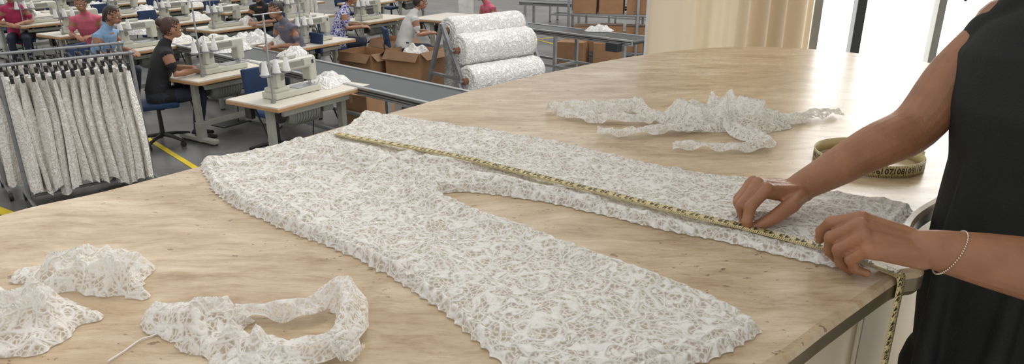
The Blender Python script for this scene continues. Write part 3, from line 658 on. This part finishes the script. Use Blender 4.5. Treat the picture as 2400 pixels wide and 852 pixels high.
# ---------------------------------------------------------------- workers
def person(name,head,face,shirt,hair='hair',lean=.0,chair=True,bun=True,sc=1.0,skin='skin2'):
    b=MB(); SH=lambda y,z:(y+lean*(max(z-.6,0)))
    V=lambda x,y,z: Vector((x,SH(y,z),z))
    b.tube([V(0,0,.52),V(0,0,.62),V(0,.02,.76),V(0,.06,.92),V(0,.085,1.03),V(0,.09,1.09)],[(.185,.135),(.175,.13),(.15,.115),(.175,.12),(.165,.095),(.08,.065)],1,24,ref=(1,0,0))
    b.tube([V(0,.095,1.06),V(0,.14,1.18)],[.05,.047],0,12)
    hc=V(0,.17,1.26); Rt=Matrix.Rotation(math.radians(-22),3,'X')
    b.sph(hc,(.073,.09,.11),0,18,Rt); b.sph(hc+Vector((0,.045,-.065)),(.048,.045,.04),0,12); b.sph(hc+Vector((0,.10,-.03)),(.011,.018,.018),0,8)
    for s in (-1,1): b.sph(hc+Vector((.074*s,0,-.02)),(.012,.02,.028),0,8)
    b.sph(hc+Vector((0,-.028,.022)),(.086,.092,.105),3,18,Rt); b.sph(hc+Vector((0,.03,.072)),(.068,.06,.045),3,12,Rt)
    if bun: b.sph(hc+Vector((0,-.11,.07)),(.045,.045,.045),3,12)
    elif bun is None: b.tube([hc+Vector((0,-.10,.0)),hc+Vector((0,-.14,-.12)),hc+Vector((0,-.13,-.26))],[.035,.03,.012],3,10)
    for s in (-1,1):
        sh_=V(.175*s,.085,1.02); el=V(.235*s,.16,.80); wr=Vector((.10*s,.38+lean*.2,.80))
        b.tube([V(.10*s,.08,1.03),sh_,sh_.lerp(el,.55)],[.06,.062,.054],1,14); b.tube([sh_.lerp(el,.4),el,el.lerp(wr,.4),wr],[.044,.039,.037,.025],0,12)
        hand(b,None,wr,wr-el,(0,.2,1),s>0,[(25,45,60)]*4,[(.012,.020,-.008),(.04,.042,-.015),(.065,.05,-.025),(.085,.045,-.035)],[6,2,-2,-6],n=8,sc=1.05)
        hp=Vector((.09*s,.03,.54)); kn_=Vector((.11*s,.42,.55)); an=Vector((.11*s,.34,.10))
        b.tube([hp,hp.lerp(kn_,.5),kn_],[.095,.083,.062],2,14); b.tube([kn_,kn_.lerp(an,.35),an],[.06,.056,.036],2,12)
        b.tube([an+Vector((0,-.03,-.05)),an+Vector((0,.08,-.055)),an+Vector((0,.16,-.065))],[(.04,.038),(.034,.042),(.022,.034)],4,10,ref=(0,0,1))
    rz=face-math.pi/2
    R=Matrix.Rotation(rz,3,'Z'); loc=head-R@Vector((hc.x,hc.y,0))*sc; loc.z=FF
    ob=remeshed(b,name,[skin,shirt,'jean',hair,'shoe'],.0085,2,loc,rz)
    ee=MB()
    for s in (-1,1):
        ee.sph(hc+Rt@Vector((.028*s,.080,.008)),.011,0,10); ee.sph(hc+Rt@Vector((.028*s,.088,.007)),.006,1,8); ee.tube([hc+Rt@Vector((.015*s,.088,.030)),hc+Rt@Vector((.042*s,.080,.030))],[.004,.003],1,6)
    ee.tube([hc+Vector((-.02,.088,-.068)),hc+Vector((.02,.088,-.068))],[.005,.005],2,6)
    ee.obj('eyes_and_mouth',['wallp','dark','core'],parent=ob)
    if chair: place(CH,'office_chair',loc-R@Vector((0,.03,0)),rz+math.pi)
M['s_black']=mat('black_tshirt',(.012,.012,.014),.8); M['s_blue']=mat('blue_tshirt',(.22,.36,.55),.8); M['s_pink']=mat('pink_tshirt',(.55,.12,.18),.8); M['s_grey']=mat('grey_tshirt',(.13,.125,.16),.8); M['s_white']=mat('white_tshirt',(.58,.58,.56),.8); M['s_mag']=mat('magenta_tshirt',(.4,.03,.10),.8)
m,n,p,o=nt('patterned_shirt'); v=node(n,'ShaderNodeTexVoronoi',Scale=22.,_feature='DISTANCE_TO_EDGE'); tcc=node(n,'ShaderNodeTexCoord'); L(n,tcc.outputs['Object'],v.inputs['Vector'])
r=ramp(n,v.outputs['Distance'],[(.08,(.6,.6,.68)),(.14,(.08,.07,.32))]); L(n,r.outputs[0],p.inputs['Base Color']); p.inputs['Roughness'].default_value=.8; M['s_pat']=m
dg=math.radians
hz_=FF+1.26
person('seated_worker',W(402,66,hz_),dg(32),'s_black','hairb',.10)
person('seated_worker',W(264,36,hz_),dg(-5),'s_blue','hair',.22,bun=None)
person('seated_worker',W(188,8,hz_),dg(-75),'s_pink','hair',.2)
person('seated_worker',W(645,24,hz_),dg(-125),'s_grey','hair',.25)
person('seated_worker',W(822,-6,hz_),dg(10),'s_pat','hair',.15)
person('seated_worker',W(985,4,hz_),dg(20),'s_white','hair',.2,bun=False)
person('seated_worker',W(20,-12,hz_),dg(-60),'s_mag','hair',.2)
person('seated_worker',W(600,-14,hz_),dg(-100),'s_black','hair',.2)
person('seated_worker',W(1128,-14,hz_),dg(-150),'s_pink','hair',.2)
# ---------------------------------------------------------------- garment racks
def rack(a,b,h,n,wd=.18,ln=1.0,name='garment_rack',seed=0):
    a=Vector((a.x,a.y,FF)); b=Vector((b.x,b.y,FF)); d=b-a; l=d.length; rz=math.atan2(d.y,d.x); e=empty(name,a,rz)
    mb=MB()
    for x in (0,l):
        mb.cyl((x,0,.07),(x,0,h),.016,None,0,12); mb.cyl((x,-.24,.08),(x,.24,.08),.015,None,0,10); mb.sph((x,0,h),.022,0,8)
        for y in (-.24,.24): mb.cyl((x-.015,y,.035),(x+.015,y,.035),.034,None,1,12)
    mb.cyl((-.03,0,h),(l+.03,0,h),.014,None,0,12); mb.cyl((0,0,.10),(l,0,.10),.012,None,0,10)
    mb.obj('rack_frame',['chrome','dark'],parent=e)
    g=MB(); hg=MB(); rr=random.Random(seed)
    for k in range(n):
        x=.03+(l-.06)*(k+.5)/n; lnk=ln*rr.uniform(.92,1.03); nr=28; na=48; vs=[]; ph=rr.uniform(0,6); hw=wd*rr.uniform(.85,1.12); sk_=rr.uniform(-.03,.03)
        th=(l/n)*.62
        for i in range(nr+1):
            t=i/nr; z=h-.11-t*lnk
            for j in range(na):
                an=2*math.pi*j/na
                X_=th*(.35+.55*min(1,t*2.5))*math.sin(an)*(1+.3*math.sin(an*5+ph+t*2)); Y_=hw*(.72+.35*t)*math.cos(an)*(1+.05*math.sin(an*9+ph))+sk_*t
                X_+=.014*math.sin(Y_*45+ph+t*2.5)+.012*math.sin(t*5+ph)
                vs.append((x+X_,Y_,z+.014*math.sin(an*3+ph)*t))
        g.add(vs,[[i*na+j,i*na+(j+1)%na,(i+1)*na+(j+1)%na,(i+1)*na+j] for i in range(nr) for j in range(na)])
        g.add(vs[:na],[list(range(na))])
        hg.tube([(x,-hw*1.0,h-.085),(x,0,h-.045),(x,hw*1.0,h-.085)],[.009]*3,0,8); hg.tube([(x,0,h-.055),(x,0,h),(x,.02,h+.022),(x,.03,h)],[.005]*4,0,6)
        for s in (-1,1): hg.box((x,s*hw*.8,h-.095),(.025,.04,.07),0,.004)
    g.obj('lace_garments',['lace_far'],parent=e); hg.obj('hangers',['dark'],parent=e)
ra=W(75,486,FF);rb=W(362,425,FF); dd=(rb-ra).normalized(); pp=Vector((-dd.y,dd.x,0))
rack(ra,rb,1.22,13,.18,1.0,seed=1)
rack(ra+pp*.55-dd*.1,rb+pp*.55+dd*.05,1.24,12,.18,1.0,seed=2)
rack(ra+pp*1.25-dd*1.3,ra+pp*1.25+dd*.02,1.38,14,.18,1.05,seed=3)
rack(W(655,100,FF),W(745,88,FF),1.5,9,.2,1.2,seed=4)
# ---------------------------------------------------------------- conveyors
def conveyor(a,b,wd,z=.75,name='conveyor'):
    a=Vector((a.x,a.y,FF)); b=Vector((b.x,b.y,FF)); d=b-a; l=d.length; rz=math.atan2(d.y,d.x); mb=MB()
    mb.box((l/2,0,z-.015),(l,wd-.06,.03),1,.003)
    mb.cyl((0,-wd/2+.03,z-.03),(0,wd/2-.03,z-.03),.03,None,1,16); mb.cyl((l,-wd/2+.03,z-.03),(l,wd/2-.03,z-.03),.03,None,1,16)
    for s in (-1,1):
        mb.box((l/2,s*wd/2,z-.03),(l+.04,.045,.085),0,.004); mb.box((l/2,s*(wd/2+.024),z-.02),(l+.04,.004,.015),2); mb.box((l/2,s*(wd/2+.024),z-.045),(l+.04,.004,.008),2)
    k=max(2,int(l/1.3)+1)
    for i in range(k):
        x=.12+(l-.24)*i/(k-1)
        for s in (-1,1): mb.box((x,s*wd/2,(z-.07)/2+.01),(.05,.05,z-.09),0,.004); mb.cyl((x,s*wd/2,0),(x,s*wd/2,.03),.03,.02,2,10)
        mb.box((x,0,.2),(.045,wd,.045),0,.004)
    for s in (-1,1): mb.box((l/2,s*wd/2,.2),(l-.24,.04,.04),0,.004)
    mb.box((l-.25,-wd/2-.09,z-.10),(.22,.12,.13),2,.012)
    mb.obj(name,['alu','belt','dark'],a,rz)
f0,f1=W(575,108,FF+.75),W(1095,214,FF+.75); dd=(f1-f0).normalized(); nn=Vector((dd.y,-dd.x,0))
conveyor(f0+nn*.3-dd*1.2,f1+nn*.3+dd*.25,.6)
cz=W(690,132,FF+.75); pile(Vector((cz.x,cz.y,FF+.753)),0,2.2,1.0)
g0,g1=W(1215,58,FF+.75),W(1505,92,FF+.75); conveyor(g0-(g1-g0)*.15,g1,.55); pile(W(1403,72,FF+.755),0,.2,.8)
conveyor(W(1230,2,FF+.8),W(1515,14,FF+.8),.5,.8)
conveyor(W(1290,-22,FF+.8),W(1600,-10,FF+.8),.5,.8)
# ---------------------------------------------------------------- cardboard boxes
def openbox(p,sx,sy,h,rz):
    mb=MB(); t=.006
    mb.box((0,0,t/2+.001),(sx,sy,t),0)
    for s in (-1,1):
        mb.box((s*(sx/2-t/2),0,h/2),(t,sy,h),0); mb.box((0,s*(sy/2-t/2),h/2),(sx-2*t,t,h),0)
        a=math.radians(35); mb.box((s*(sx/2+.07*math.cos(a)),0,h-.07*math.sin(a)),(.16,sy*.96,t),1,0,Matrix.Rotation(s*a,3,'Y'))
        mb.box((0,s*(sy/2+.05),h-.06),(sx*.96,.14,t),1,0,Matrix.Rotation(-s*math.radians(50),3,'X'))
    mb.obj('cardboard_box',['card','card2'],(p.x,p.y,FF),rz)
def closedbox(p,sx,sy,h,rz,z=0):
    mb=MB(); mb.box((0,0,h/2),(sx,sy,h),0,.004); mb.box((0,0,h+.001),(sx*.99,.05,.002),1); mb.box((sx/2+.001,0,h*.86),(.002,.05,h*.26),1); mb.box((-sx/2-.001,0,h*.86),(.002,.05,h*.26),1); mb.box((0,0,h+.0005),(sx*.98,.004,.002),2)
    mb.obj('cardboard_box',['card','ptape','card2'],(p.x,p.y,FF+z),rz)
openbox(W(868,202,FF),.70,.56,.55,dg(-35)); q=W(978,212,FF); openbox(q,.66,.6,.62,dg(-32)); pile(Vector((q.x,q.y,FF+.52)),1,.3,1.1)
openbox(W(925,168,FF)+Vector((0,.1,0)),.6,.5,.55,dg(-33))
closedbox(W(860,285,FF),.5,.5,.4,UA)
sp=W(1330,132,FF); mb=MB(); SLn=2.6
for x in (0,SLn/2,SLn):
    for y in (0,.65): mb.box((x,y,.95),(.05,.05,1.9),0,.004)
for z in (.10,.80,1.5):
    mb.box((SLn/2,.325,z),(SLn,.68,.03),0,.003)
sh_o=mb.obj('storage_shelf',['chrome'],(sp.x,sp.y,FF),dg(-12)); Rm=Matrix.Rotation(dg(-12),3,'Z')
rr=random.Random(5)
for z in (.115,.815,1.515):
    for i in range(5):
        q=Vector((sp.x,sp.y,0))+Rm@Vector((.30+i*.50,.32,0)); closedbox(q,.44,.5,rr.uniform(.36,.5),dg(-12)+rr.uniform(-.05,.05),z)
closedbox(W(1345,128,FF)+Vector((-.1,-.9,0)),.5,.45,.4,dg(-20)); closedbox(W(1420,140,FF)+Vector((0,-.3,0)),.55,.45,.38,dg(-8))
# ---------------------------------------------------------------- fabric rolls on A-frame
ax=Vector((.74,.67,0)).normalized(); ends=[WY(1050,72,9.4),WY(1074,118,9.2),WY(1094,190,9.0)]; RL=1.28; Rr_=[.185,.215,.205]
e=empty('fabric_roll_stand')
mb=MB(); perp=Vector((ax.y,-ax.x,0))
for o_ in (-.10,RL+.10):
    tp=ends[0]+ax*o_+Vector((0,0,.10)); 
    f1_=Vector((tp.x,tp.y,FF+.02))+perp*.62; f2_=Vector((tp.x,tp.y,FF+.02))-perp*.45
    mb.beam(tp,f1_,.05,.05,0,.004); mb.beam(tp,f2_,.05,.05,0,.004); mb.beam(tp.lerp(f1_,.65),tp.lerp(f2_,.65),.04,.04,0,.004)
    for en in ends: 
        q=en+ax*o_; t_=(tp.z-q.z)/(tp.z-FF); pr=tp.lerp(f1_,t_); mb.beam(pr,q,.03,.03,0,.003)
    for f_ in (f1_,f2_): mb.cyl((f_.x,f_.y,FF),(f_.x,f_.y,FF+.04),.035,None,1,12)
mb.obj('a_frame',['chrome','dark'],parent=e)
for k,(en,r) in enumerate(zip(ends,Rr_)):
    mb=MB(); nl_=60; na=60; vs=[]; a1=Vector((0,0,1)); a2=ax.cross(a1)
    for i in range(nl_+1):
        for j in range(na):
            an=2*math.pi*j/na; t=i/nl_; rad=r*(1+.03*(float(vn(t*5,math.cos(an)*2+k*7,7))-.5)+.05*(float(vn(t*22,math.cos(an)*6+math.sin(an)*3+k*7,9))-.5))*(1-.06*(t<.02 or t>.98))
            vs.append(en+ax*(RL*t)+a1*math.cos(an)*rad+a2*math.sin(an)*rad)
    mb.add(vs,[[i*na+j,i*na+(j+1)%na,(i+1)*na+(j+1)%na,(i+1)*na+j] for i in range(nl_) for j in range(na)],0)
    for s,base in ((-1,0),(1,nl_*na)):
        c_=en+ax*(0 if s<0 else RL); prev=vs[base:base+na]
        for q in range(1,7):
            f_=1-q*.13; cur=[c_+(v_-c_)*f_+ax*s*(.010 if q%2 else 0) for v_ in vs[base:base+na]]
            mb.add(prev+cur,[[j,(j+1)%na,na+(j+1)%na,na+j] for j in range(na)],0); prev=cur
        mb.add(prev,[list(range(na))],1,False)
    mb.cyl(en-ax*.06,en+ax*(RL+.06),.042,None,1,16); mb.cyl(en-ax*.12,en+ax*(RL+.12),.016,None,2,12)
    mb.obj('lace_roll',['lace_roll','core','chrome'],parent=e)
mb=MB(); vs=[]; 
for i in range(31):
    for j in range(21):
        p_=ends[0]+ax*(.06+.6*j/20)-perp*(.19+.02*math.sin(j*1.1)+.02*math.sin(i*.35+j*.4)); vs.append((p_.x,p_.y,p_.z-.95*i/30))
mb.add(vs,[[i*21+j,i*21+j+1,(i+1)*21+j+1,(i+1)*21+j] for i in range(30) for j in range(20)]); mb.obj('hanging_lace',['lace_roll'],parent=e)
mb=MB(); q=WY(1092,20,14.6); 
mb.box((0,0,2.4),(.30,.03,4.8),0,.003); mb.box((0,.13,2.4),(.30,.03,4.8),0,.003); mb.box((0,.065,2.4),(.03,.12,4.8),0); mb.box((0,.065,.02),(.42,.32,.04),0)
mb.obj('steel_column',['wallp'],(q.x,q.y,FF))
